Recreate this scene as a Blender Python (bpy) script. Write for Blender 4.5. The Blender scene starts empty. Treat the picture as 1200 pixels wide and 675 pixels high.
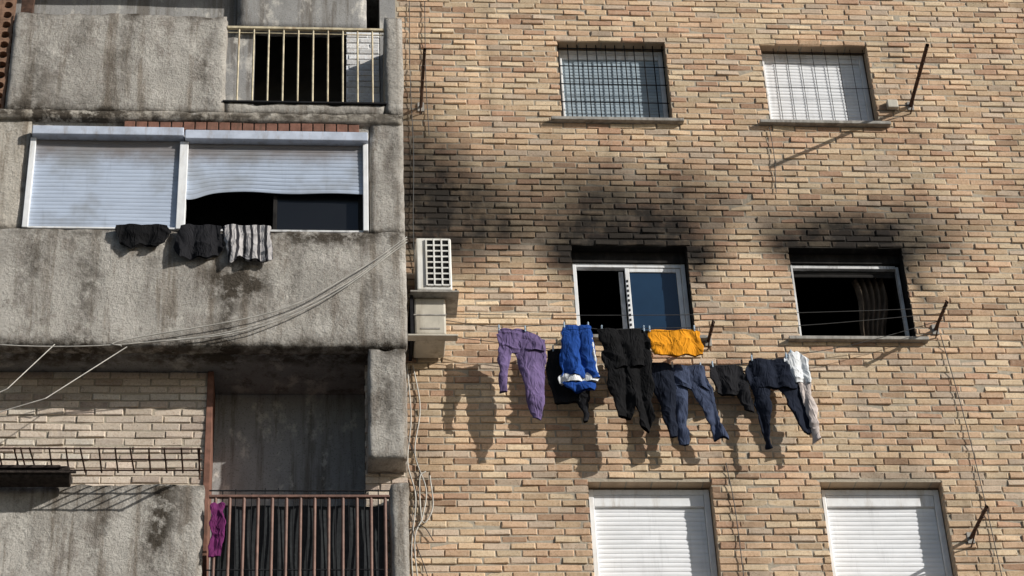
import bpy, bmesh, math, random
import numpy as np
from mathutils import Vector, Matrix, noise
random.seed(7); rng=np.random.default_rng(5)
ZO=15.0
scn=bpy.context.scene
# ------------------------------------------------------------------ helpers
def link(o,parent=None):
    bpy.context.collection.objects.link(o)
    if parent: o.parent=parent
    return o
def empty(name):
    return link(bpy.data.objects.new(name,None))
def mesh_obj(name,verts,faces,mat=None,parent=None,smooth=False):
    me=bpy.data.meshes.new(name); me.from_pydata([tuple(v) for v in verts],[],[tuple(f) for f in faces]); me.update()
    o=bpy.data.objects.new(name,me); link(o,parent)
    if mat: me.materials.append(mat)
    if smooth: me.polygons.foreach_set("use_smooth",[True]*len(me.polygons))
    return o
def boxes(name,bl,mat,parent=None,bevel=0.0):
    V=[];F=[]
    for (x0,x1,y0,y1,z0,z1) in bl:
        n=len(V)
        V+=[(x0,y0,z0),(x1,y0,z0),(x1,y1,z0),(x0,y1,z0),(x0,y0,z1),(x1,y0,z1),(x1,y1,z1),(x0,y1,z1)]
        F+=[(n,n+3,n+2,n+1),(n+4,n+5,n+6,n+7),(n,n+1,n+5,n+4),(n+1,n+2,n+6,n+5),(n+2,n+3,n+7,n+6),(n+3,n,n+4,n+7)]
    o=mesh_obj(name,V,F,mat,parent)
    if bevel>0:
        m=o.modifiers.new("b",'BEVEL');m.width=bevel;m.segments=2;m.limit_method='ANGLE'
    return o
def rough_box(name,x0,x1,y0,y1,z0,z1,mat,parent=None,step=.07,amp=.006,seed=0):
    """weathered plaster block: gridded faces, rounded edges, uneven surface"""
    nx,ny,nz=[max(1,min(110,int(round(abs(d)/step)))) for d in (x1-x0,y1-y0,z1-z0)]
    xs=np.linspace(x0,x1,nx+1);ys=np.linspace(y0,y1,ny+1);zs=np.linspace(z0,z1,nz+1)
    idx={};V=[];F=[]
    def vi(i,j,k):
        key=(i,j,k)
        if key not in idx:
            p=Vector((xs[i],ys[j],zs[k]))
            e=[i in(0,nx),j in(0,ny),k in(0,nz)]
            q=Vector((p.x*2.3+seed,p.y*2.3,p.z*2.3))
            n1=noise.noise(q)*amp+noise.noise(q*5)*amp*.6
            d=Vector((0,0,0))
            if e[0]: d.x=(1 if i==nx else -1)*n1
            if e[1]: d.y=(1 if j==ny else -1)*n1
            if e[2]: d.z=(1 if k==nz else -1)*n1
            if sum(e)>=2:
                r=.006+.026*max(0,noise.noise(q*3+Vector((9,9,9))))
                if e[0]: d.x-=(1 if i==nx else -1)*r
                if e[1]: d.y-=(1 if j==ny else -1)*r
                if e[2]: d.z-=(1 if k==nz else -1)*r
            idx[key]=len(V);V.append(p+d)
        return idx[key]
    for i in range(nx):
        for k in range(nz):
            F.append((vi(i,0,k),vi(i+1,0,k),vi(i+1,0,k+1),vi(i,0,k+1)))
            F.append((vi(i,ny,k),vi(i,ny,k+1),vi(i+1,ny,k+1),vi(i+1,ny,k)))
    for j in range(ny):
        for k in range(nz):
            F.append((vi(0,j,k),vi(0,j,k+1),vi(0,j+1,k+1),vi(0,j+1,k)))
            F.append((vi(nx,j,k),vi(nx,j+1,k),vi(nx,j+1,k+1),vi(nx,j,k+1)))
    for i in range(nx):
        for j in range(ny):
            F.append((vi(i,j,0),vi(i,j+1,0),vi(i+1,j+1,0),vi(i+1,j,0)))
            F.append((vi(i,j,nz),vi(i+1,j,nz),vi(i+1,j+1,nz),vi(i,j+1,nz)))
    return mesh_obj(name,V,F,mat,parent,smooth=True)
def wires(name,lines,r,mat,parent=None):
    cu=bpy.data.curves.new(name,'CURVE');cu.dimensions='3D';cu.bevel_depth=r;cu.bevel_resolution=2
    for pts in lines:
        s=cu.splines.new('POLY');s.points.add(len(pts)-1)
        for p,q in zip(s.points,pts): p.co=(*q,1)
    cu.materials.append(mat)
    return link(bpy.data.objects.new(name,cu),parent)
def smooth_path(pts,n=8):
    P=[Vector(p) for p in pts];P=[2*P[0]-P[1]]+P+[2*P[-1]-P[-2]];out=[]
    for i in range(1,len(P)-2):
        a,b,c,d=P[i-1:i+3]
        for k in range(n):
            t=k/n;out.append(.5*((2*b)+(c-a)*t+(2*a-5*b+4*c-d)*t*t+(3*b-a-3*c+d)*t**3))
    out.append(P[-2]);return out
def sag(a,b,s,n=16):
    a=Vector(a);b=Vector(b)
    return [a.lerp(b,i/n)-Vector((0,0,s*4*(i/n)*(1-i/n))) for i in range(n+1)]
# ------------------------------------------------------------------ materials
class NB:
    def __init__(s,name):
        s.m=bpy.data.materials.new(name);s.m.use_nodes=True;s.t=s.m.node_tree
        s.b=s.t.nodes["Principled BSDF"];s.tc=s.t.nodes.new("ShaderNodeTexCoord")
        s.P=s.tc.outputs["Object"]
    def L(s,a,b): s.t.links.new(a,b)
    def inp(s,sock,v):
        if isinstance(v,bpy.types.NodeSocket): s.L(v,sock)
        else: sock.default_value=v
    def mapv(s,sc=(1,1,1),loc=(0,0,0),src=None):
        n=s.t.nodes.new("ShaderNodeMapping");n.inputs["Scale"].default_value=sc;n.inputs["Location"].default_value=loc
        s.L(src or s.P,n.inputs[0]);return n.outputs[0]
    def noise(s,scale,detail=4,rough=.55,vec=None,dist=0):
        n=s.t.nodes.new("ShaderNodeTexNoise");n.inputs["Scale"].default_value=scale;n.inputs["Detail"].default_value=detail
        n.inputs["Roughness"].default_value=rough;n.inputs["Distortion"].default_value=dist
        s.L(vec or s.P,n.inputs["Vector"]);return n.outputs["Fac"]
    def math(s,op,a,b=0.0,c=None,clamp=False):
        n=s.t.nodes.new("ShaderNodeMath");n.operation=op;n.use_clamp=clamp
        s.inp(n.inputs[0],a);s.inp(n.inputs[1],b)
        if c is not None: s.inp(n.inputs[2],c)
        return n.outputs[0]
    def ramp(s,f,lo,hi,a=0.,b=1.):
        n=s.t.nodes.new("ShaderNodeMapRange");n.interpolation_type='SMOOTHSTEP'
        s.L(f,n.inputs[0]);n.inputs[1].default_value=lo;n.inputs[2].default_value=hi;n.inputs[3].default_value=a;n.inputs[4].default_value=b
        return n.outputs[0]
    def mix(s,f,a,b,mode='MIX'):
        n=s.t.nodes.new("ShaderNodeMix");n.data_type='RGBA';n.blend_type=mode
        s.inp(n.inputs[0],f)
        for k,v in((6,a),(7,b)):
            if isinstance(v,tuple): n.inputs[k].default_value=(*v[:3],1)
            else: s.L(v,n.inputs[k])
        return n.outputs[2]
    def xyz(s):
        n=s.t.nodes.new("ShaderNodeSeparateXYZ");s.L(s.P,n.inputs[0]);return n.outputs
    def attr(s,name):
        n=s.t.nodes.new("ShaderNodeAttribute");n.attribute_name=name;return n.outputs
    def bump(s,h,strength=.5,dist=.01,prev=None):
        n=s.t.nodes.new("ShaderNodeBump");n.inputs["Strength"].default_value=strength;n.inputs["Distance"].default_value=dist
        s.L(h,n.inputs["Height"])
        if prev: s.L(prev,n.inputs["Normal"])
        return n.outputs[0]
    def done(s,col=None,rough=.9,nrm=None,spec=.3,metal=0.):
        if col is not None:
            if isinstance(col,tuple): s.b.inputs["Base Color"].default_value=(*col[:3],1)
            else: s.L(col,s.b.inputs["Base Color"])
        s.inp(s.b.inputs["Roughness"],rough)
        s.b.inputs["Specular IOR Level"].default_value=spec;s.b.inputs["Metallic"].default_value=metal
        if nrm: s.L(nrm,s.b.inputs["Normal"])
        return s.m
# deposits (fire soot, rust runs, grime) stored as a mesh attribute
SOOT=[(-1.42,.50,.50,.60,2.0,2),(-1.15,.15,.80,.36,.9,2),(-1.62,1.35,.38,.70,.8,2),(-.75,.75,.9,.55,.28,2),
      (.60,.02,.72,.34,3.0,4),(.66,.45,.85,.32,.85,2),(.9,.80,1.0,.45,.25,2),
      (2.93,.0,.74,.21,2.8,4),(3.1,.24,.82,.24,.9,2),(3.3,.45,.8,.45,.24,2),
      (.8,.45,2.6,.50,.17,2),(1.29,-.22,.09,.40,.9,2),(3.57,-.30,.11,.46,1.1,2),(-.06,-.1,.09,.3,.8,2),(2.2,-.12,.08,.25,.8,2),(-1.68,-.6,.2,.9,.30,2)]
STAIN=[(1.38,-3.0,.09,.80,.7,2),(3.75,-3.6,.12,.5,.5,2),(-.1,1.25,.05,.3,.5,2),(1.25,1.25,.05,.35,.45,2),(2.2,1.25,.05,.35,.6,2),(3.5,1.2,.05,.35,.45,2),
       (2.25,-1.6,.06,.4,.4,2),(3.5,-1.6,.07,.4,.4,2),(3.87,1.6,.06,.4,.5,2),(-1.66,-2.6,.14,1.8,.35,2),(5,2,.1,1.2,.3,2)]
def fld(tab,x,z,w=.22,hf=.2):
    x0=x;z0=z
    x=x0+w*noise.noise(Vector((x0*1.6,z0*1.6,1.)))+w*hf*noise.noise(Vector((x0*6,z0*6,2.)))
    z=z0+w*noise.noise(Vector((x0*1.7,z0*1.7,7.)))+w*hf*noise.noise(Vector((x0*6,z0*6,9.)))
    s=0
    for(cx,cz,sx,sz,a,p) in tab: s+=a*math.exp(-abs((x-cx)/sx)**p-((z-cz)/sz)**2)
    return s
def add_deposits(o):
    me=o.data;co=np.empty(len(me.vertices)*3);me.vertices.foreach_get("co",co);co=co.reshape(-1,3)
    a=me.attributes.new("soot",'FLOAT','POINT');a.data.foreach_set("value",[1-math.exp(-1.75*fld(SOOT,c[0],c[2])) for c in co])
    a=me.attributes.new("stain",'FLOAT','POINT');a.data.foreach_set("value",[fld(STAIN,c[0],c[2],.05) for c in co])
def apply_soot(n,col,dark=(.010,.009,.0085)):
    g=n.ramp(n.noise(4,5,.6),.3,.7,.90,1.10)
    s=n.math('MULTIPLY',n.attr("soot")["Fac"],g,clamp=True)
    st=n.math('MULTIPLY',n.attr("stain")["Fac"],n.ramp(n.noise(6,4,.7),.3,.65),clamp=True)
    col=n.mix(st,col,(.10,.075,.05))
    return n.mix(n.math('MULTIPLY',s,.975),col,dark)
def dirt_cols(n,col):
    big=n.ramp(n.noise(.8,4,.6),.3,.7,.88,1.10)
    st=n.ramp(n.noise(1.0,5,.6,vec=n.mapv((3.5,1,.25))),.45,.8,1.0,.76)
    k=n.math('MULTIPLY',big,st)
    vn=n.t.nodes.new("ShaderNodeCombineColor");[n.L(k,vn.inputs[i]) for i in range(3)]
    return n.mix(1.0,col,vn.outputs[0],'MULTIPLY')
def brick_mat():
    n=NB("brick_fired");col=n.attr("col")["Color"]
    f=n.noise(38,4,.7);f2=n.noise(11,4,.65)
    col=n.mix(n.ramp(f,.40,.72,0,.55),col,n.mix(1.,col,(.62,.52,.44),'MULTIPLY'))
    col=n.mix(n.ramp(f2,.52,.72,0,.35),col,(.66,.54,.41))
    col=n.mix(n.ramp(n.noise(80,2,.5),.65,.73,0,.8),col,(.10,.07,.05))
    col=apply_soot(n,dirt_cols(n,col))
    return n.done(col,.92,n.bump(n.noise(60,5,.8),.8,.007),.25)
M_brick=brick_mat()
def mortar_mat():
    n=NB("mortar");col=n.mix(n.noise(20,4,.6),(.34,.29,.225),(.51,.45,.36))
    col=apply_soot(n,dirt_cols(n,col))
    return n.done(col,.95,n.bump(n.noise(30,5,.75),1.,.010),.2)
M_mortar=mortar_mat()
def brick_tex_mat():
    n=NB("brick_field");b=n.t.nodes.new("ShaderNodeTexBrick")
    mp=n.t.nodes.new("ShaderNodeMapping");mp.inputs["Rotation"].default_value=(math.radians(90),0,0);n.L(n.P,mp.inputs[0])
    n.L(mp.outputs[0],b.inputs["Vector"])
    b.inputs["Scale"].default_value=1;b.inputs["Brick Width"].default_value=.25;b.inputs["Row Height"].default_value=.077;b.inputs["Mortar Size"].default_value=.007
    b.inputs["Color1"].default_value=(.55,.42,.29,1);b.inputs["Color2"].default_value=(.45,.33,.23,1);b.inputs["Mortar"].default_value=(.35,.31,.25,1)
    return n.done(dirt_cols(n,b.outputs["Color"]),.92,n.bump(n.math('SUBTRACT',n.noise(50,4),b.outputs["Fac"]),.7,.01),.2)
M_field=brick_tex_mat()
def stucco(name,c1,c2,c3,b=1.0):
    n=NB(name)
    col=n.mix(n.ramp(n.noise(1.7,6,.66,dist=.4),.36,.64),c1,c2)
    col=n.mix(n.ramp(n.noise(5,5,.7,vec=n.mapv((1,1,.55),(3,1,7))),.50,.66,0,.75),col,c3)
    st=n.ramp(n.noise(1.5,5,.70,vec=n.mapv((4.5,4.5,.3),(1,0,2))),.48,.66,0,.85)
    col=n.mix(st,col,n.mix(1.,col,(.50,.45,.40),'MULTIPLY'))
    pale=n.ramp(n.noise(2.4,5,.7,vec=n.mapv((1.4,1,.8),(11,0,4))),.54,.66,0,.8)
    col=n.mix(pale,col,(.60,.57,.52))
    a=n.math('MULTIPLY',n.attr("stain")["Fac"],n.ramp(n.noise(8,5,.7),.3,.6),clamp=True)
    col=n.mix(a,col,(.075,.063,.050))
    sp=n.ramp(n.noise(60,3,.65),.54,.68,0,.6)
    col=n.mix(sp,col,n.mix(1.,col,(.40,.38,.35),'MULTIPLY'))
    h=n.math('ADD',n.math('MULTIPLY',n.noise(22,6,.78),1.5),n.math('MULTIPLY',n.noise(7,3,.6),.9))
    return n.done(col,.95,n.bump(h,b,.021),.15)
M_st=stucco("stucco_grey",(.39,.365,.33),(.53,.50,.455),(.27,.24,.21))
M_st2=stucco("stucco_beige",(.45,.41,.35),(.52,.48,.42),(.31,.28,.24),.8)
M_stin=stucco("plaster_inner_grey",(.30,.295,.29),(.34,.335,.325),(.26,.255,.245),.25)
BSTAIN=[(-3.35,-1.12,.32,.20,1.5,2),(-3.45,-1.6,.10,.4,1.1,2),(-2.45,-.60,.6,.12,1.0,2),(-4.8,-1.2,.14,.6,.8,2),(-3.95,-3.75,.12,.6,1.3,2),(-4.5,-3.7,.1,.4,.7,2),
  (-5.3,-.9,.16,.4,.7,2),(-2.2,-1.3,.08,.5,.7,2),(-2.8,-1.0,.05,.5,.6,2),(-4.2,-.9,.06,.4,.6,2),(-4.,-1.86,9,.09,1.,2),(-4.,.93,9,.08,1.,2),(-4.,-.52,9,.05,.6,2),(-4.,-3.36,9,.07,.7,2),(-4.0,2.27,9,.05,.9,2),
  (-4.6,1.8,.10,.6,.65,2),(-3.75,1.6,.08,.6,.8,2),(-5.5,1.4,.12,.5,.7,2),(-5.05,2.0,.07,.35,.7,2),(-1.84,.2,.06,.8,.6,2),(-1.95,-2.4,.07,.6,.8,2),(-5.0,.98,.6,.2,.7,2)]
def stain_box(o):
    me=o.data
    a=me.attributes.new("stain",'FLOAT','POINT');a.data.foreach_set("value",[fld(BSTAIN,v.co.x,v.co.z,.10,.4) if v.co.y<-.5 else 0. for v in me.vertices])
    return o
_rb=rough_box
def rough_box(*a,**k): return stain_box(_rb(*a,**k))
def plain(name,c,rough=.6,var=.25,scale=12,bump=.15,spec=.4,metal=0,dirt=None,dist=.004):
    n=NB(name);col=n.mix(n.ramp(n.noise(scale,4,.6),.3,.7),tuple(v*(1-var) for v in c),tuple(min(1,v*(1+var*.5)) for v in c))
    if dirt:
        col=n.mix(n.ramp(n.noise(3,5,.7,vec=n.mapv((3,3,.6))),.48,.72,0,.8),col,dirt)
    return n.done(col,rough,n.bump(n.noise(scale*4,3),bump,dist) if bump else None,spec,metal)
M_white=plain("white_frame_paint",(.80,.81,.82),.4,.10,6,.05,dirt=(.55,.52,.48))
M_whiteB=plain("white_frame_smoked",(.66,.66,.66),.5,.3,5,.05,dirt=(.12,.11,.10))
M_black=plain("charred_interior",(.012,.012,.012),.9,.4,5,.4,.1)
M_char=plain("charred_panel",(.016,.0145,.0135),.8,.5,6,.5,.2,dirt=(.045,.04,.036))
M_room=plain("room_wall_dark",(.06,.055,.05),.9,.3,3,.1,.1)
M_rust=plain("rusted_steel",(.085,.048,.034),.8,.5,20,.4,.2,dirt=(.04,.026,.02))
M_rail=plain("painted_rail_cream",(.60,.52,.36),.6,.3,14,.2,.4,dirt=(.22,.11,.05))
M_railb=plain("brown_painted_rail",(.19,.105,.08),.6,.3,14,.2,.4,dirt=(.08,.055,.045))
M_dsteel=plain("dark_steel",(.018,.018,.02),.8,.3,14,.0,.1)
M_sill=plain("stone_sill",(.34,.32,.29),.7,.3,14,.3,.3,dirt=(.14,.12,.10))
M_wirew=plain("cable_pale",(.48,.46,.42),.6,.3,10,.0)
M_wired=plain("cable_dark",(.05,.05,.05),.6,.2,10,.0)
M_acw=plain("appliance_white",(.78,.77,.73),.45,.1,5,.03,dirt=(.54,.50,.42))
M_acb=plain("housing_beige",(.54,.50,.42),.6,.15,5,.1,dirt=(.30,.26,.20))
M_lint=plain("lintel_brick_red",(.22,.11,.08),.9,.3,10,.6,.2,dirt=(.11,.07,.05))
M_clay=plain("clay_block",(.25,.15,.10),.9,.3,12,.5,.2)
M_net=plain("dark_netting",(.03,.033,.035),.8,.3,30,.3,.2)
M_wood=plain("charred_wood",(.045,.035,.03),.9,.5,25,.9,.2,dist=.02)
M_peg=plain("clothes_peg",(.35,.45,.55),.5,.1,5,.0)
def shutter_mat(name,c,scorch=0.,z0=0,z1=1):
    n=NB(name);o=n.xyz()
    col=n.mix(n.ramp(n.noise(3,5,.6,vec=n.mapv((1,1,4))),.3,.7),tuple(v*.88 for v in c),c)
    col=n.mix(n.ramp(n.noise(2.5,5,.7,vec=n.mapv((5,1,.5))),.52,.78,0,.5),col,tuple(v*.66 for v in c))
    if scorch:
        w=n.math('ADD',o[2],n.math('MULTIPLY',n.noise(3,5,.7),.40))
        col=n.mix(n.ramp(w,z0,z1,0,scorch),col,(.17,.14,.12))
        col=n.mix(n.ramp(n.noise(1.6,4,.6,vec=n.mapv(loc=(4,0,2))),.46,.68,0,.6),col,(.25,.26,.27))
    return n.done(col,.45,None,.4)
M_shut=shutter_mat("shutter_white",(.86,.87,.89))
M_shutb=shutter_mat("shutter_bluegrey",(.46,.53,.65),.85,.42,.74)
M_boxb=plain("shutter_box_bluegrey",(.50,.55,.65),.5,.2,5,.05,dirt=(.32,.30,.30))
M_shutg=shutter_mat("shutter_glazed_grey",(.38,.46,.52))
def glass(name,c=(.02,.05,.09),rough=.06):
    n=NB(name);col=n.mix(n.noise(2,4,.6),tuple(v*.5 for v in c),c)
    return n.done(col,rough,n.bump(n.noise(1.5,2),.15,.02),.6)
M_glass=glass("window_glass_blue",(.02,.05,.10),.12)
M_glassd=glass("window_glass_dark",(.010,.011,.013),.3)
def cloth(name,c,var=.3,stripe=None):
    n=NB(name);col=n.mix(n.ramp(n.noise(5,4,.55),.3,.7),tuple(v*(1-var) for v in c),c)
    if stripe:
        w=n.t.nodes.new("ShaderNodeTexWave");w.bands_direction='X';w.inputs["Scale"].default_value=4.5;w.inputs["Distortion"].default_value=3.0;w.inputs["Detail"].default_value=2
        n.L(n.P,w.inputs["Vector"]);col=n.mix(n.ramp(w.outputs["Fac"],.55,.75),col,stripe)
    # sharp creases: ridges of a stretched, warped noise
    r=n.math('ABSOLUTE',n.math('SUBTRACT',n.noise(7,3,.5,vec=n.mapv((1.8,1.8,.7)),dist=.8),.5))
    h=n.math('ADD',n.math('MULTIPLY',n.math('POWER',r,.7),-1.2),n.math('MULTIPLY',n.noise(260,2),.02))
    return n.done(col,.9,n.bump(h,.7,.030),.08)
C_pur=cloth("cloth_purple",(.165,.12,.25));C_blk=cloth("cloth_black",(.010,.010,.011));C_blk2=cloth("cloth_charcoal",(.019,.019,.022))
C_blu=cloth("cloth_royal_blue",(.02,.075,.32));C_wht=cloth("cloth_white",(.72,.74,.76),.12);C_org=cloth("cloth_orange",(.80,.32,.02),.15)
C_jean=cloth("cloth_denim",(.055,.07,.12));C_nav=cloth("cloth_navy",(.015,.019,.032));C_gry=cloth("cloth_grey_stripe",(.46,.44,.44),.15,(.03,.03,.035))
C_mag=cloth("cloth_magenta",(.16,.03,.12));C_pink=cloth("cloth_pale_pink",(.58,.51,.48),.2);C_cur=cloth("curtain_scorched",(.16,.12,.09),.5)
# ------------------------------------------------------------------ bricks
PAL=np.array([(.70,.515,.34),(.67,.465,.31),(.73,.575,.395),(.57,.365,.245),(.62,.49,.37),(.70,.49,.325),(.45,.30,.20)])
PW=np.array([.26,.2,.17,.1,.12,.11,.04])
def brick_panel(name,x0,x1,z0,z1,yf,holes,parent,BL=.25,CH=.077,gap=.013,pal=PAL,depth=.03,dark=1.):
    V=[];F=[];C=[]
    rows=int(math.ceil((z1-z0)/CH))
    for r in range(rows):
        za=z0+r*CH+gap*.5;zb=min(z0+(r+1)*CH-gap*.5,z1)
        if zb-za<.02: continue
        off=(r%2)*BL*.5+random.uniform(-.02,.02)
        zm=.5*(za+zb)
        cuts=[(h[0],h[1]) for h in holes if h[2]-.0<zm<h[3]]
        x=x0-off
        ph=random.uniform(0,6)
        while x<x1:
            L=BL+random.uniform(-.009,.009)
            gl=gap*random.uniform(.35,.75)
            a=max(x+gl,x0);b=min(x+L-gl,x1);x+=L
            wob=.0025*math.sin(x*1.3+ph)
            segs=[(a,b)]
            for (ca,cb) in cuts:
                ns=[]
                for (p,q) in segs:
                    if q<=ca or p>=cb: ns.append((p,q))
                    else:
                        if p<ca: ns.append((p,ca))
                        if q>cb: ns.append((cb,q))
                segs=ns
            for (p,q) in segs:
                if q-p<.025: continue
                n=len(V);j=lambda s=.003:random.uniform(-s,s)
                dy=random.gauss(0,.003);tx=random.gauss(0,.0025);tz=random.gauss(0,.003);ch=random.uniform(.004,.009)
                dz=random.gauss(0,.002)+wob
                for ring,(ins,yy) in enumerate(((ch,yf),(0.,yf+ch*.8),(0.,yf+depth))):
                    for (sx,sz) in ((0,0),(1,0),(1,1),(0,1)):
                        X=(p+ins if sx==0 else q-ins);Z=(za+ins if sz==0 else zb-ins)
                        V.append((X+j()*(ring<2),yy+dy+(tx if sx else -tx)+(tz if sz else -tz),Z+dz+j()*(ring<2)))
                F.append((n,n+1,n+2,n+3))
                for k in range(4):
                    k2=(k+1)%4
                    F.append((n+4+k,n+4+k2,n+k2,n+k));F.append((n+8+k,n+8+k2,n+4+k2,n+4+k))
                c=pal[rng.choice(len(PW),p=PW)]*random.uniform(.82,1.08)*dark
                C+= [c]*9
    o=mesh_obj(name,V,F,M_brick,parent)
    at=o.data.attributes.new("col",'FLOAT_COLOR','FACE')
    arr=np.ones((len(C),4));arr[:,:3]=np.array(C);at.data.foreach_set("color",arr.ravel())
    return o
def holed_sheet(name,x0,x1,z0,z1,y,holes,mat,parent,step=.12):
    def cuts(lo,hi,ex):
        s=sorted({lo,hi,*ex});out=[]
        for a,b in zip(s[:-1],s[1:]):
            m=max(1,int(math.ceil((b-a)/step)));out+=[a+(b-a)*i/m for i in range(m)]
        return out+[s[-1]]
    xs=cuts(x0,x1,[h[i] for h in holes for i in(0,1)]);zs=cuts(z0,z1,[h[i] for h in holes for i in(2,3)])
    V=[(x,y+.002*noise.noise(Vector((x*5,z*5,0))),z) for z in zs for x in xs];F=[];m=len(xs)
    for k in range(len(zs)-1):
        for i in range(m-1):
            cx=.5*(xs[i]+xs[i+1]);cz=.5*(zs[k]+zs[k+1])
            if any(h[0]<cx<h[1] and h[2]<cz<h[3] for h in holes): continue
            F.append((k*m+i,k*m+i+1,(k+1)*m+i+1,(k+1)*m+i))
    return mesh_obj(name,V,F,mat,parent)
B=empty("apartment_building")
W=1.2;XB=2.27;H=1.137;S=2.8
holes=[]
for z in (2.8,0,-2.8):
    for x in (0,XB): holes.append((x,x+W,z-H,z))
add_deposits(brick_panel("brick_facing",-1.76,7.6,-6.0,6.0,0.0,holes,B))
add_deposits(holed_sheet("mortar_bed",-1.9,7.6,-6.0,6.0,.0095,holes,M_mortar,B))
boxes("brick_wall_lower",[(-7.5,7.6,-.0,.3,-15,-6.0)],M_field,B)
boxes("brick_wall_upper",[(-1.9,7.6,-.0,.3,6.0,9.0)],M_field,B)
boxes("end_wall",[(7.6,7.9,-.02,8,-15,9.0)],M_field,B)
boxes("roof_parapet",[(-8.0,8.0,-.1,8.2,9.0,9.4)],M_st2,B)
def slats(name,x0,x1,zt,zb,y,mat,parent,sh=.045,low=None,n_x=10,rel=1.):
    """roller-shutter curtain: curved slats; low(x) gives an uneven lower edge"""
    V=[];F=[];n=int(round((zt-zb)/sh));xs=np.linspace(x0,x1,n_x+1);prof=[(0,0.003),(.12,-.002),(.5,-.005),(.88,-.002),(.97,.003)]
    rowsn=[]
    for s in range(n):
        for (t,dy) in prof: rowsn.append((zt-(s+t)*(zt-zb)/n,dy*rel))
    for (z,dy) in rowsn:
        f=((zt-z)/(zt-zb))
        for x in xs:
            dz=low(x)*f**2 if low else 0
            ex=.012*f*math.sin((x-x0)*3.) if low else .003*math.sin(x*4+z*3)
            V.append((x,y+dy+ex,z+dz))
    m=len(xs)
    for r in range(len(rowsn)-1):
        for i in range(m-1):
            F.append((r*m+i,(r+1)*m+i,(r+1)*m+i+1,r*m+i+1))
    return mesh_obj(name,V,F,mat,parent)
def frame(name,x0,x1,z0,z1,y0,y1,t,mat,parent,bev=.004):
    return boxes(name,[(x0,x0+t,y0,y1,z0,z1),(x1-t,x1,y0,y1,z0,z1),(x0+t,x1-t,y0+.002,y1,z1-t,z1),(x0+t,x1-t,y0+.002,y1,z0,z0+t)],mat,parent,bev)
for hi,(x0,x1,z0,z1) in enumerate(holes):
    burnt=hi in(2,3)
    V=[(x0,.004,z0),(x1,.004,z0),(x1,.004,z1),(x0,.004,z1),(x0,.45,z0),(x1,.45,z0),(x1,.45,z1),(x0,.45,z1)]
    mesh_obj("reveal",V,[(0,4,7,3),(1,2,6,5),(3,7,6,2),(0,1,5,4)],M_char if burnt else M_field,B)
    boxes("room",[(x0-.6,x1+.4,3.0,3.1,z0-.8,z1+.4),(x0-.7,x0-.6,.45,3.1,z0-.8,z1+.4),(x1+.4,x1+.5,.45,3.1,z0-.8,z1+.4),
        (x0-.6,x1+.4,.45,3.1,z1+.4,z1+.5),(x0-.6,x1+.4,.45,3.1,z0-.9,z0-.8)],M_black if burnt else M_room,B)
    boxes("sill",[(x0-.13,x1+.11,-.065,.15,z0-.045,z0-.004)],M_sill,B,.006)
    if hi in(0,1):
        frame("window_frame",x0+.01,x1-.01,z0+.0,z1-.03,.15,.21,.05,M_white,B)
        boxes("shutter_box",[(x0+.062,x1-.062,.16,.2,z1-.14,z1-.082)],M_white,B,.005)
        slats("shutter",x0+.062,x1-.062,z1-.141,z0+.052,.185,M_shut if hi==1 else M_shutg,B,.045)
        bars=[];nb=12 if hi==0 else 9
        for k in range(nb):
            x=x0+.02+(W-.04)*k/(nb-1);bars.append([(x,.09,z0+.003),(x,.09,z1-.003)])
        for k in range(5 if hi==0 else 3):
            z=z0+.06+(H-.12)*k/(4 if hi==0 else 2);bars.append([(x0+.003,.082,z),(x1-.003,.082,z)])
        wires("window_grille",bars,.0065 if hi==0 else .0035,M_dsteel,B)
    if hi in(4,5):
        frame("window_frame",x0+.008,x1-.008,z0+.0,z1-.02,.12,.20,.055,M_white,B)
        boxes("shutter_box",[(x0+.066,x1-.066,.13,.2,z1-.20,z1-.077)],M_white,B,.005)
        slats("shutter",x0+.066,x1-.066,z1-.2,z0+.05,.165,M_shut,B,.05)
x0,x1,z0,z1=holes[2]
frame("window_frame",x0+.01,x1-.01,z0,z1-.13,.14,.21,.045,M_white,B)
boxes("charred_shutter_box",[(x0+.005,x1-.005,.12,.24,z1-.129,z1-.004)],M_char,B)
frame("sliding_sash",x0+.56,x1-.06,z0+.048,z1-.18,.15,.185,.045,M_white,B)
boxes("sash_glass",[(x0+.606,x1-.106,.165,.172,z0+.09,z1-.226)],M_glass,B)
boxes("sash_behind",[(x0+.50,x0+.545,.19,.21,z0+.05,z1-.2)],M_whiteB,B)
boxes("sash_latch_strip",[(x0+.567,x0+.585,.143,.149,z0+.12+i*.06,z0+.145+i*.06) for i in range(12)],M_dsteel,B)
x0,x1,z0,z1=holes[3]
boxes("window_frame",[(x0+.015,x0+.055,.14,.2,z0,z1-.12),(x1-.05,x1-.02,.14,.2,z0,z1-.14),(x0+.056,x1-.052,.143,.2,z1-.165,z1-.125),(x0+.056,x1-.052,.143,.2,z0,z0+.035)],M_whiteB,B,.004)
boxes("charred_shutter_box",[(x0+.005,x1-.005,.12,.24,z1-.115,z1-.004)],M_char,B)
slats("shutter_remnant",x0+.06,x1-.055,z1-.167,z1-.25,.19,M_char,B,.04)
V=[];F=[];nx=30
for k,z in enumerate(np.linspace(z1-.2,z0-.05,14)):
    for i in range(nx+1):
        x=x1-.50+(.36-.012*k)*i/nx+.02*k*.3;V.append((x+.03*math.sin(k*.5),.30+.04*math.sin(i*1.1+k*.25),z))
for k in range(13):
    for i in range(nx): F.append((k*(nx+1)+i,k*(nx+1)+i+1,(k+1)*(nx+1)+i+1,(k+1)*(nx+1)+i))
mesh_obj("curtain",V,F,C_cur,B,True)
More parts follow.
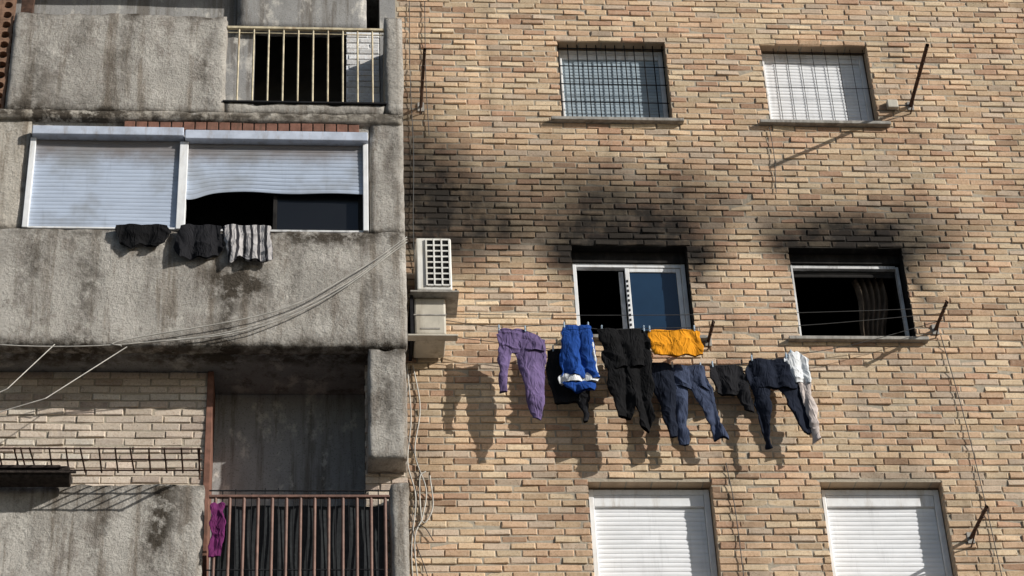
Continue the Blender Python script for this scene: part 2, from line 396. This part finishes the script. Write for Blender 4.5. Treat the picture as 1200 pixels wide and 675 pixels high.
# ------------------------------------------------------------------ balcony bay
FR=-.90
rough_box("bay_parapet_middle",-7.4,-1.75,FR,-.74,-1.86,-.51,M_st,B,.055,.010,1)
rough_box("bay_slab_middle",-7.4,-1.77,-.74,.6,-1.84,-1.66,M_stin,B,.12,.006,2)
rough_box("bay_wall_left",-7.4,-5.46,FR+.025,-.74,-.51,.93,M_st2,B,.07,.006,3)
rough_box("bay_column_middle",-2.10,-1.755,FR+.012,-.02,-.512,.93,M_st,B,.055,.010,4)
boxes("bay_lintel",[(-5.459,-2.102,FR+.05,-.70,.60,.84)],M_st,B)
boxes("lintel_bricks",[(-4.55+.118*i,-4.55+.118*i+.106,FR+.006+.004*math.sin(i*7),FR+.049,.735,.835) for i in range(20)],M_lint,B,.005)
rough_box("bay_beam_upper",-7.4,-1.762,FR-.02,-.72,.84,.955,M_st2,B,.055,.008,5)
rough_box("bay_parapet_upper",-5.75,-3.56,FR,-.76,.956,2.26,M_st,B,.055,.010,6)
rough_box("bay_kerb_upper",-3.56,-1.935,FR+.01,-.76,.956,1.10,M_st,B,.055,.006,7)
rough_box("bay_pillar_upper",-1.935,-1.745,FR,-.05,.956,2.28,M_st,B,.055,.012,8)
rough_box("bay_slab_upper",-7.4,-1.78,-.72,.6,.80,.954,M_stin,B,.2,.004,9)
rough_box("bay_slab_top",-7.4,-1.80,-.75,.6,3.45,3.65,M_stin,B,.2,.004,10)
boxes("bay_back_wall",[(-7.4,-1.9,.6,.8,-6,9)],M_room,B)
boxes("bay_side_wall",[(-1.96,-1.79,-.30,.599,.956,3.449)],M_stin,B)
rough_box("bay_beam_top",-3.5,-2.1,-.30,-.14,2.62,3.4,M_stin,B,.1,.006,11)
brick_panel("painted_brick_face",-2.32,-1.97,.96,2.6,-.31,[],B,pal=np.array([(.75,.75,.75)]*7))
boxes("painted_brick_return",[(-2.32,-1.97,-.30,-.12,.956,2.6)],M_white,B)
boxes("bay_inner_partition",[(-5.9,-3.3,-.2,-.1,.956,3.44)],M_stin,B)
boxes("bay_inner_post",[(-5.72,-5.60,-.74,-.64,2.0,3.44)],M_rust,B)
PALE=np.array([(.64,.55,.46),(.68,.58,.48),(.59,.505,.415),(.52,.43,.36),(.68,.615,.525),(.62,.515,.425),(.43,.35,.295)])
brick_panel("brick_facing_recess",-7.4,-3.64,-4.3,-1.845,-.42,[],B,BL=.27,CH=.082,pal=PALE)
boxes("mortar_recess",[(-7.4,-3.645,-.41,-.2,-4.4,-1.845)],M_mortar,B)
boxes("recess_jamb",[(-3.643,-3.585,-.44,.3,-4.4,-1.846)],M_lint,B,.004)
boxes("loggia_back",[(-3.583,-1.9,-.02,.1,-4.4,-1.846)],M_stin,B)
rough_box("bay_column_lower",-2.13,-1.765,FR+.005,-.605,-3.06,-1.862,M_st,B,.055,.010,12)
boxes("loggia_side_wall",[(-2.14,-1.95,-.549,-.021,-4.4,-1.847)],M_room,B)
brick_panel("brick_facing_return",-2.15,-1.76,-4.4,-1.9,-.60,[],B,pal=PALE)
boxes("mortar_return",[(-2.145,-1.762,-.59,-.551,-4.4,-1.866)],M_mortar,B)
rough_box("bay_pillar_lower",-1.935,-1.765,FR,-.61,-6,-3.33,M_st,B,.055,.010,13)
rough_box("bay_parapet_lower",-7.4,-3.60,FR,-.76,-6,-3.34,M_st,B,.055,.010,14)
rough_box("bay_slab_lower",-3.6,-1.935,FR+.02,.3,-4.62,-4.36,M_st,B,.1,.006,15)
boxes("bay_lower_fill",[(-7.4,-1.77,-.7,.6,-6.,-4.63)],M_st,B)
V=[];F=[]
def ring(cx,cz,R1,y0,y1,sq):
    n=len(V);K=12
    for k in range(K):
        a=2*math.pi*k/K+math.pi/12
        V.append((cx+R1*math.cos(a),y0,cz+R1*math.sin(a)));V.append((cx+R1*math.cos(a),y1,cz+R1*math.sin(a)))
        c,s=math.cos(a),math.sin(a);m=max(abs(c),abs(s));V.append((cx+sq*c/m,y0,cz+sq*s/m));V.append((cx+sq*c/m,y1,cz+sq*s/m))
    for k in range(K):
        a=n+4*k;b=n+4*((k+1)%K)
        F.append((a,b,b+2,a+2));F.append((a,a+1,b+1,b));F.append((a+1,a+3,b+3,b+1))
for i in range(12):
    for k in range(17): ring(-5.83-.135*i,1.03+.135*k,.046,-.86,-.78,.0665)
mesh_obj("clay_screen_blocks",V,F,M_clay,B)
boxes("bay_shutter_box",[(-5.44,-3.95,FR-.07,-.80,.60,.705),(-3.935,-2.115,FR-.06,-.80,.575,.685)],M_boxb,B,.008)
boxes("bay_window_frame",[(-5.458,-5.40,FR-.01,-.80,-.505,.599),(-3.985,-3.90,FR-.008,-.79,-.505,.574),(-2.165,-2.112,FR-.01,-.80,-.505,.574),
    (-5.40,-3.986,FR+.0,-.80,-.507,-.485)],M_white,B,.006)
slats("shutter_left",-5.40,-3.985,.599,-.485,FR+.03,M_shutb,B,.045,n_x=30,rel=.45)
slats("shutter_right",-3.90,-2.165,.574,-.03,FR+.03,M_shutb,B,.045,low=lambda x:-.08*math.exp(-((x+3.88)/.16)**2)+.025*math.exp(-((x+3.3)/.35)**2)+.006*math.sin(x*7)-.01,n_x=60,rel=.6)
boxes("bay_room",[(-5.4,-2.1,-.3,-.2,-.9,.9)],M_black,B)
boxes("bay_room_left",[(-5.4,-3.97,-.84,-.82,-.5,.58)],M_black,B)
frame("inner_sash",-3.05,-2.17,-.505,.2,-.82,-.78,.04,M_char,B)
boxes("inner_glass",[(-3.008,-2.212,-.805,-.80,-.46,.15)],M_glassd,B)
boxes("bay_window_track",[(-3.898,-2.167,FR+.02,-.8,-.507,-.485)],M_whiteB,B)
# ------------------------------------------------------------------ railings
R1=empty("balcony_railing")
wires("bars",[[(x,FR+.03,1.10),(x,FR+.03,2.10)] for x in np.linspace(-3.44,-2.06,10)],.010,M_rail,R1)
boxes("top_rail",[(-3.565,-1.93,FR+.012,FR+.05,2.10,2.13)],M_rail,R1,.004)
boxes("bottom_rail",[(-3.58,-1.92,FR-.01,FR+.03,1.095,1.115)],M_dsteel,R1,.003)
wires("second_bar",[[(-3.55,FR+.03,2.05),(-1.94,FR+.03,2.05)]],.006,M_rail,R1)
R2=empty("balcony_railing")
xs=np.linspace(-3.50,-1.98,13)
wires("bars",[[(x,FR+.02,-4.3),(x,FR+.02,-3.46)] for x in xs],.015,M_railb,R2)
wires("thin_bars",[[(x+.06,FR+.02,-4.3),(x+.06+random.uniform(-.012,.012),FR+.02,-3.40+random.uniform(-.03,.03))] for x in xs[:-1]],.005,M_dsteel,R2)
boxes("top_rail",[(-3.56,-1.94,FR+.0,FR+.04,-3.475,-3.45)],M_railb,R2,.004)
wires("rails",[[(-3.56,FR+.02,-3.40),(-1.94,FR+.02,-3.40)],[(-3.56,FR+.02,-4.2),(-1.94,FR+.02,-4.2)]],.007,M_dsteel,R2)
N=24;V=[];F=[]
for k in range(9):
    for i in range(N+1):
        V.append((-3.53+1.55*i/N,FR+.085+.012*math.sin(i*1.1+k*.4),-4.3+.78*k/8))
for k in range(8):
    for i in range(N): F.append((k*(N+1)+i,k*(N+1)+i+1,(k+1)*(N+1)+i+1,(k+1)*(N+1)+i))
mesh_obj("privacy_netting",V,F,M_net,R2,True)
R3=empty("drying_rack")
ln=[[(-6.8,y,-3.23),(-3.62,y,-3.23)] for y in(-.95,-1.14,-1.33)]+[[(x,-.91,-3.23),(x+random.uniform(-.02,.02),-1.34,-3.23)] for x in np.arange(-6.7,-3.6,.145)]
ln+=[[(x,-.91,-3.30),(x,-.91,-3.20),(x,-1.34,-3.23)] for x in(-6.6,-5.2,-3.65)]
wires("rack_wires",ln,.008,M_rust,R3)
pl=empty("burnt_planter")
boxes("trough",[(-6.2,-4.78,-1.16,-.96,-3.42,-3.30)],M_wood,pl,.02)
boxes("slats",[(-6.1,-4.72,-1.185,-1.165,-3.39,-3.36),(-6.15,-4.86,-1.185,-1.165,-3.34,-3.31)],M_wood,pl,.005)
# ------------------------------------------------------------------ laundry
def crease(t): return 1-2*abs(math.sin(t))**.8
def strip_mesh(rows,y,th,famp,ffreq,seed,M=64,NR=52,th0=.005,hem=.03):
    rows=[tuple(map(float,r)) for r in rows];V=[];F=[]
    T=np.linspace(0,len(rows)-1,NR)
    for t in T:
        i=min(int(t),len(rows)-2);u=t-i;u2=u*u*(3-2*u)*.5+u*.5
        a=rows[i];b=rows[i+1];xl=a[0]+(b[0]-a[0])*u2;xr=a[1]+(b[1]-a[1])*u2;z=a[2]+(b[2]-a[2])*u
        g=t/(len(rows)-1);thk=th0+(th-th0)*min(1,g*2.5)
        xl+=.034*noise.noise(Vector((z*6,seed*2.,3.)))+.012*noise.noise(Vector((z*17,seed*2.,3.)))
        xr+=.034*noise.noise(Vector((z*6,seed*2.,8.)))+.012*noise.noise(Vector((z*17,seed*2.,8.)))
        for k in range(M):
            ang=2*math.pi*k/M;c,s=math.cos(ang),math.sin(ang)
            x=.5*(xl+xr)+.5*(xr-xl)*c
            ph=seed*1.7+z*1.0+1.2*noise.noise(Vector((x*2,z*2,seed)))
            fo=famp*(.5+.8*g)*(1.1*crease(ffreq*.5*x+ph)+1.3*noise.noise(Vector((x*6+seed,z*2.2,seed))))
            rd=1-abs(noise.noise(Vector((x*5+z*3.5,z*4.5-x*3,seed*3.1+(1 if s<0 else 0)))))*2
            wr=-.020*max(0,rd)**3+.010*noise.noise(Vector((x*13,z*15,seed)))
            hz=hem*g*g*g*noise.noise(Vector((x*8,seed*5,2.)))-.020*(1-g)**4*(1-abs(math.sin(math.pi*2*(x-xl)/max(.05,xr-xl))))
            V.append((x,y+thk*math.copysign(abs(s)**.7,s)+fo+wr*(.4+.6*g),z+hz))
    for r in range(NR-1):
        for k in range(M):
            k2=(k+1)%M;F.append((r*M+k,(r+1)*M+k,(r+1)*M+k2,r*M+k2))
    F.append(tuple(range(M)))
    return V,F
def hash_seed(s): return (sum(ord(c)*(i+1) for i,c in enumerate(s))%97)*.31
def garment(name,parts,y,amp=.012,freq=26,th=.03,pegs=(),hem=.06):
    E=empty(name)
    for i,(pn,rows,mt) in enumerate(parts):
        V,F=strip_mesh(rows,y-.002*i,th*.6,amp,freq,hash_seed(name)+i*.37,hem=hem)
        mesh_obj(pn,V,F,mt,E,True)
    for j,(px,pz) in enumerate(pegs):
        boxes("peg",[(px-.007,px+.007,y-.02,y+.02,pz-.035,pz+.035)],M_peg,E,.003)
    return E
yF=-.30;yB=-.16
garment("purple_leggings",[("waist",[(-.84,-.53,-1.24),(-.83,-.42,-1.33),(-.82,-.36,-1.44),(-.74,-.37,-1.52)],C_pur),
  ("leg_1",[(-.84,-.64,-1.30),(-.84,-.70,-1.50),(-.84,-.75,-1.75),(-.845,-.78,-1.99)],C_pur),
  ("leg_2",[(-.74,-.36,-1.36),(-.66,-.37,-1.6),(-.60,-.40,-1.9),(-.57,-.43,-2.18),(-.54,-.46,-2.30)],C_pur)],yF,.013,22,.028,[(-.82,-1.24),(-.56,-1.25)])
garment("dark_sweatshirt",[("body",[(-.32,.08,-1.40),(-.36,.08,-1.6),(-.34,.06,-1.9),(-.30,.05,-2.02)],C_blk2),("sleeve",[(-.12,.06,-1.5),(-.08,.04,-2.0),(-.02,.03,-2.25)],C_blk2)],yB-.02,.016,24,.035,[(-.28,-1.40)])
garment("blue_shorts",[("leg_1",[(-.20,-.02,-1.20),(-.21,-.03,-1.4),(-.235,-.03,-1.66),(-.24,-.04,-1.80)],C_blu),("leg_2",[(-.05,.10,-1.20),(-.06,.11,-1.4),(-.06,.125,-1.66),(-.05,.14,-1.83)],C_blu),
  ("white_trim",[(-.245,.145,-1.76),(-.26,.145,-1.82),(-.25,.13,-1.87)],C_wht),("blue_hem",[(-.24,.12,-1.85),(-.20,.11,-1.92),(-.12,.08,-1.97)],C_blu),
  ("side_stripe",[(.06,.095,-1.24),(.07,.11,-1.5),(.085,.13,-1.78)],C_wht)],yF,.018,30,.04,[(-.17,-1.2),(.07,-1.2)],.02)
garment("black_trousers",[("waist",[(.17,.67,-1.25),(.18,.67,-1.45),(.20,.67,-1.72)],C_blk),
  ("leg_1",[(.18,.44,-1.5),(.22,.45,-1.9),(.26,.47,-2.15),(.30,.42,-2.28)],C_blk),("leg_2",[(.42,.67,-1.5),(.44,.66,-1.9),(.47,.64,-2.2),(.50,.60,-2.42)],C_blk)],yF-.02,.022,22,.045,[(.2,-1.25),(.62,-1.25)])
garment("orange_shirt",[("body",[(.65,1.17,-1.24),(.66,1.18,-1.36),(.68,1.20,-1.47),(.70,1.19,-1.56)],C_org)],yF,.014,26,.028,[(.68,-1.24),(1.13,-1.23)])
garment("dark_leggings",[("body",[(.66,.90,-1.56),(.68,.92,-1.8),(.74,.90,-2.1),(.80,.88,-2.42)],C_nav)],yB-.03,.014,28,.03)
garment("denim_jeans",[("waist",[(.86,1.22,-1.57),(.87,1.22,-1.72),(.88,1.26,-1.84)],C_jean),
  ("leg_1",[(.87,1.06,-1.68),(.87,1.02,-1.95),(.89,.99,-2.2),(.89,1.0,-2.46)],C_jean),("leg_2",[(1.02,1.24,-1.68),(1.10,1.28,-1.95),(1.19,1.33,-2.2),(1.24,1.36,-2.44)],C_jean)],yB,.016,30,.03,[(.9,-1.57),(1.18,-1.58)])
garment("grey_shorts",[("body",[(1.27,1.61,-1.57),(1.27,1.62,-1.72),(1.31,1.62,-1.88),(1.32,1.50,-1.93)],C_blk2),("leg_2",[(1.47,1.63,-1.75),(1.53,1.66,-1.95),(1.57,1.64,-2.12)],C_blk2)],yB-.01,.016,32,.03,[(1.30,-1.57)])
garment("navy_tracksuit",[("body",[(1.66,2.10,-1.50),(1.63,2.13,-1.66),(1.65,2.13,-1.86)],C_nav),
  ("leg_1",[(1.66,1.88,-1.72),(1.68,1.84,-2.0),(1.71,1.80,-2.3),(1.74,1.79,-2.52)],C_nav),("leg_2",[(1.85,2.12,-1.72),(1.96,2.16,-1.95),(2.06,2.20,-2.2),(2.12,2.22,-2.36)],C_nav)],yB-.02,.018,24,.035,[(1.7,-1.5),(2.05,-1.47)])
garment("pale_jacket",[("body",[(2.06,2.20,-1.42),(2.02,2.27,-1.52),(2.05,2.27,-1.68),(2.10,2.24,-1.80)],C_wht),("sleeve",[(2.13,2.25,-1.70),(2.15,2.26,-1.95),(2.18,2.28,-2.2),(2.21,2.29,-2.46)],C_pink)],yB-.03,.016,40,.035,[(2.1,-1.44)])
garment("black_cloth",[("body",[(-4.56,-4.05,-.485),(-4.55,-4.04,-.58),(-4.50,-4.07,-.70),(-4.38,-4.14,-.76)],C_blk)],FR-.045,.014,28,.02,hem=.10)
garment("black_vest",[("body",[(-3.93,-3.54,-.485),(-3.96,-3.53,-.6),(-3.98,-3.53,-.76),(-3.93,-3.55,-.87)],C_blk2)],FR-.05,.016,26,.02,hem=.14)
garment("striped_shirt",[("body",[(-3.52,-3.07,-.485),(-3.53,-3.06,-.6),(-3.50,-3.05,-.75),(-3.46,-3.04,-.90)],C_gry)],FR-.05,.016,34,.02,hem=.14)
garment("magenta_towel",[("body",[(-3.53,-3.42,-3.55),(-3.53,-3.41,-3.8),(-3.54,-3.42,-4.1)],C_mag)],FR-.03,.008,40,.02)
# ------------------------------------------------------------------ clothes lines and brackets
CLN=empty("clothesline")
pf=[(-1.5,yF,-1.12),(-.85,yF,-1.22),(-.2,yF,-1.19),(.2,yF,-1.24),(.65,yF,-1.225),(1.2,yF,-1.21),(2.2,yF,-1.18),(3.68,yF,-1.02)]
pb=[(-1.5,yB,-1.22),(-.35,yB,-1.38),(.66,yB,-1.55),(1.26,yB,-1.57),(1.64,yB,-1.545),(2.1,yB,-1.45),(2.8,yB,-1.30),(3.68,yB,-1.02)]
wires("lines",[smooth_path(pf,6),smooth_path(pb,6),sag((-1.5,-.42,-1.15),(3.68,-.45,-1.05),.05)],.0035,M_wired,CLN)
def bracket(x,z,L,dx=0.,dz=0.,r=.018):
    E=empty("clothesline_bracket")
    boxes("wall_plate",[(x-.035,x+.035,-.012,.003,z-.06,z+.06)],M_sill,E,.003)
    wires("arm",[[(x,-.0,z),(x+dx,-L,z+dz)]],r,M_rust,E)
    wires("stay",[[(x-.01,-.0,z-.10),(x+dx*.4,-L*.4,z+dz*.4)]],.008,M_rust,E)
    wires("hooks",[[(x+dx*t,-L*t,z+dz*t-.035),(x+dx*t,-L*t,z+dz*t+.035)] for t in(.5,.75,.97)],.009,M_rust,E)
    return E
bracket(3.85,1.92,1.0,-.04,.02,.022);bracket(3.68,-1.02,.5);bracket(3.66,-3.42,.62,.0,.0,.018);bracket(-1.52,1.80,.95,.0,.0,.018);bracket(-1.60,-1.12,.45);bracket(1.32,-1.18,.35)
E=empty("wall_junction_box");boxes("box",[(3.58,3.70,-.06,0,1.86,1.97)],M_acb,E,.01);wires("lead",[[(3.70,-.03,1.9),(3.86,-.02,1.93)]],.006,M_wired,E)
# ------------------------------------------------------------------ air conditioner
A=empty("air_conditioner")
ax0,ax1,ay0,ay1,az0,az1=-1.63,-1.28,-.50,-.08,-.92,-.29
boxes("case",[(ax0,ax1,ay0,ay1,az0,az1)],M_acw,A,.015)
gx0,gx1=ax0+.10,ax1-.02
boxes("grille_recess",[(gx0,gx1,ay0-.004,ay0+.02,az0+.05,az1-.03)],M_black,A)
fb=[]
for i in range(9):
    z=az0+.05+(az1-.03-az0-.05)*i/8;fb.append((gx0-.004,gx1+.004,ay0-.016,ay0-.003,z-.008,z+.008))
for i in range(4):
    x=gx0+(gx1-gx0)*i/3;fb.append((x-.008,x+.008,ay0-.019,ay0-.005,az0+.042,az1-.022))
boxes("grille_bars",fb,M_acw,A)
boxes("shelf",[(-1.70,-1.22,-.56,-.1,-.985,-.965)],M_sill,A,.004)
boxes("feet",[(-1.6,-1.56,-.48,-.1,-.963,-.921),(-1.36,-1.32,-.48,-.1,-.963,-.921)],M_dsteel,A)
boxes("lower_housing",[(-1.66,-1.35,-.46,-.02,-1.42,-.99)],M_acb,A,.02)
boxes("housing_lid",[(-1.665,-1.345,-.465,-.461,-1.20,-1.185),(-1.60,-1.41,-.466,-.461,-1.36,-1.345)],M_sill,A)
boxes("lower_shelf",[(-1.73,-1.24,-.50,-.40,-1.46,-1.44)],M_acb,A,.004)
boxes("support_bracket",[(-1.70,-1.67,-.5,0,-1.438,-.987),(-1.26,-1.235,-.53,-.5,-.964,-.93)],M_dsteel,A)
# ------------------------------------------------------------------ cables
CB=empty("facade_cables")
def P2(l,y=-.02): return smooth_path([(a,y-.008*(i%2),b) for i,(a,b) in enumerate(l)],6)
wires("riser_leads",[P2([(-1.62,3.3),(-1.63,2.2),(-1.61,1.2),(-1.63,.2),(-1.62,-.3)]),P2([(-1.45,3.3),(-1.46,2.2),(-1.44,1.4)])],.0045,M_wired,CB)
wires("pale_leads",[
  P2([(-1.72,-1.5),(-1.69,-2.1),(-1.73,-2.6),(-1.66,-3.0),(-1.71,-3.6),(-1.66,-4.4)]),
  P2([(-1.66,-1.5),(-1.60,-2.0),(-1.66,-2.5),(-1.56,-2.9),(-1.60,-3.2),(-1.68,-3.5),(-1.6,-4.4)]),
  P2([(-1.52,-2.75),(-1.50,-3.1),(-1.60,-3.25),(-1.62,-2.8),(-1.56,-2.7)])],.007,M_wirew,CB)
wires("dark_leads",[P2([(-1.68,-1.5),(-1.75,-2.2),(-1.62,-2.7),(-1.70,-3.3),(-1.55,-3.9),(-1.58,-4.4)]),
  P2([(2.24,1.6),(2.25,1.2),(2.22,.7)]),P2([(3.72,-1.1),(3.8,-2.0),(3.86,-3.0),(3.9,-4.2)]),P2([(1.36,-2.6),(1.40,-3.2),(1.41,-4.4)]),
  P2([(-1.75,-3.35),(-1.6,-3.3),(-1.5,-3.45)])],.0045,M_wired,CB)
wires("parapet_cables",[smooth_path([(-1.74,FR-.03,-.62),(-2.4,FR-.05,-1.22),(-3.2,FR-.05,-1.66),(-4.1,FR-.04,-1.84),(-5.2,FR-.04,-1.90),(-6.6,FR-.04,-1.8)],8),
  smooth_path([(-1.74,FR-.04,-.66),(-2.5,FR-.06,-1.33),(-3.3,FR-.06,-1.73),(-4.4,FR-.05,-1.88)],8),
  smooth_path([(-1.74,FR-.04,-.60),(-2.2,FR-.06,-1.0),(-3.0,FR-.06,-1.50),(-4.4,FR-.05,-1.83),(-4.42,FR-.05,-1.9)],8)],.006,M_wirew,CB)
wires("hanging_cords",[[(-5.04,FR-.03,-1.87),(-5.40,FR-.25,-2.5)],[(-4.37,FR-.03,-1.89),(-5.05,FR-.25,-2.6)],[(-5.40,FR-.25,-2.5),(-6.4,FR-.3,-3.1)],[(-5.05,FR-.25,-2.6),(-6.6,FR-.3,-3.2)]],.005,M_wirew,CB)
for o in list(bpy.data.objects):
    if o.parent is None: o.location.z+=ZO
# ------------------------------------------------------------------ ground
def ground_mat():
    n=NB("asphalt");col=n.mix(n.noise(3,6,.6),(.045,.045,.047),(.07,.068,.065));return n.done(col,.9,n.bump(n.noise(80,3),.4,.01),.3)
g=mesh_obj("ground",[(-400,-400,0),(400,-400,0),(400,400,0),(-400,400,0)],[(0,1,2,3)],ground_mat())
M_pav=plain("pavement_concrete",(.30,.29,.27),.9,.2,4,.2,.2)
boxes("pavement",[(-60,60,-4.0,-.95,.004,.13)],M_pav,None,.01)
# ------------------------------------------------------------------ light
e=math.radians(25);phi=math.radians(58)
sv=Vector((math.sin(phi)*math.cos(e),-math.cos(phi)*math.cos(e),math.sin(e)))
sd=bpy.data.lights.new("sun",'SUN');sd.energy=5.0;sd.angle=math.radians(.5);sd.color=(1,.965,.90)
so=link(bpy.data.objects.new("sun",sd));so.rotation_euler=sv.to_track_quat('Z','Y').to_euler();so.location=(20,-20,30)
w=bpy.data.worlds.new("World");scn.world=w;w.use_nodes=True;nt=w.node_tree
sk=nt.nodes.new("ShaderNodeTexSky");sk.sky_type='NISHITA';sk.sun_disc=False;sk.sun_elevation=e;sk.sun_rotation=math.atan2(sv.x,sv.y)
bg=nt.nodes["Background"];bg.inputs[1].default_value=.075;nt.links.new(sk.outputs[0],bg.inputs[0])
scn.view_settings.view_transform='Standard';scn.view_settings.look='None';scn.view_settings.exposure=0
# ------------------------------------------------------------------ camera
yaw,pitch,roll=.1047,.6024,-.0510
f=Vector((math.sin(yaw)*math.cos(pitch),math.cos(yaw)*math.cos(pitch),math.sin(pitch)))
r=Vector((math.cos(yaw),-math.sin(yaw),0));u=r.cross(f)
r2=math.cos(roll)*r+math.sin(roll)*u;u2=-math.sin(roll)*r+math.cos(roll)*u
cd=bpy.data.cameras.new("camera");cd.sensor_width=36;cd.lens=2616.8/1200*36;cd.clip_end=2000
co=link(bpy.data.objects.new("camera",cd))
m=Matrix((r2,u2,-f)).transposed().to_4x4();m.translation=Vector((-2.5913,-18.5967,-13.4038+ZO));co.matrix_world=m
scn.camera=co
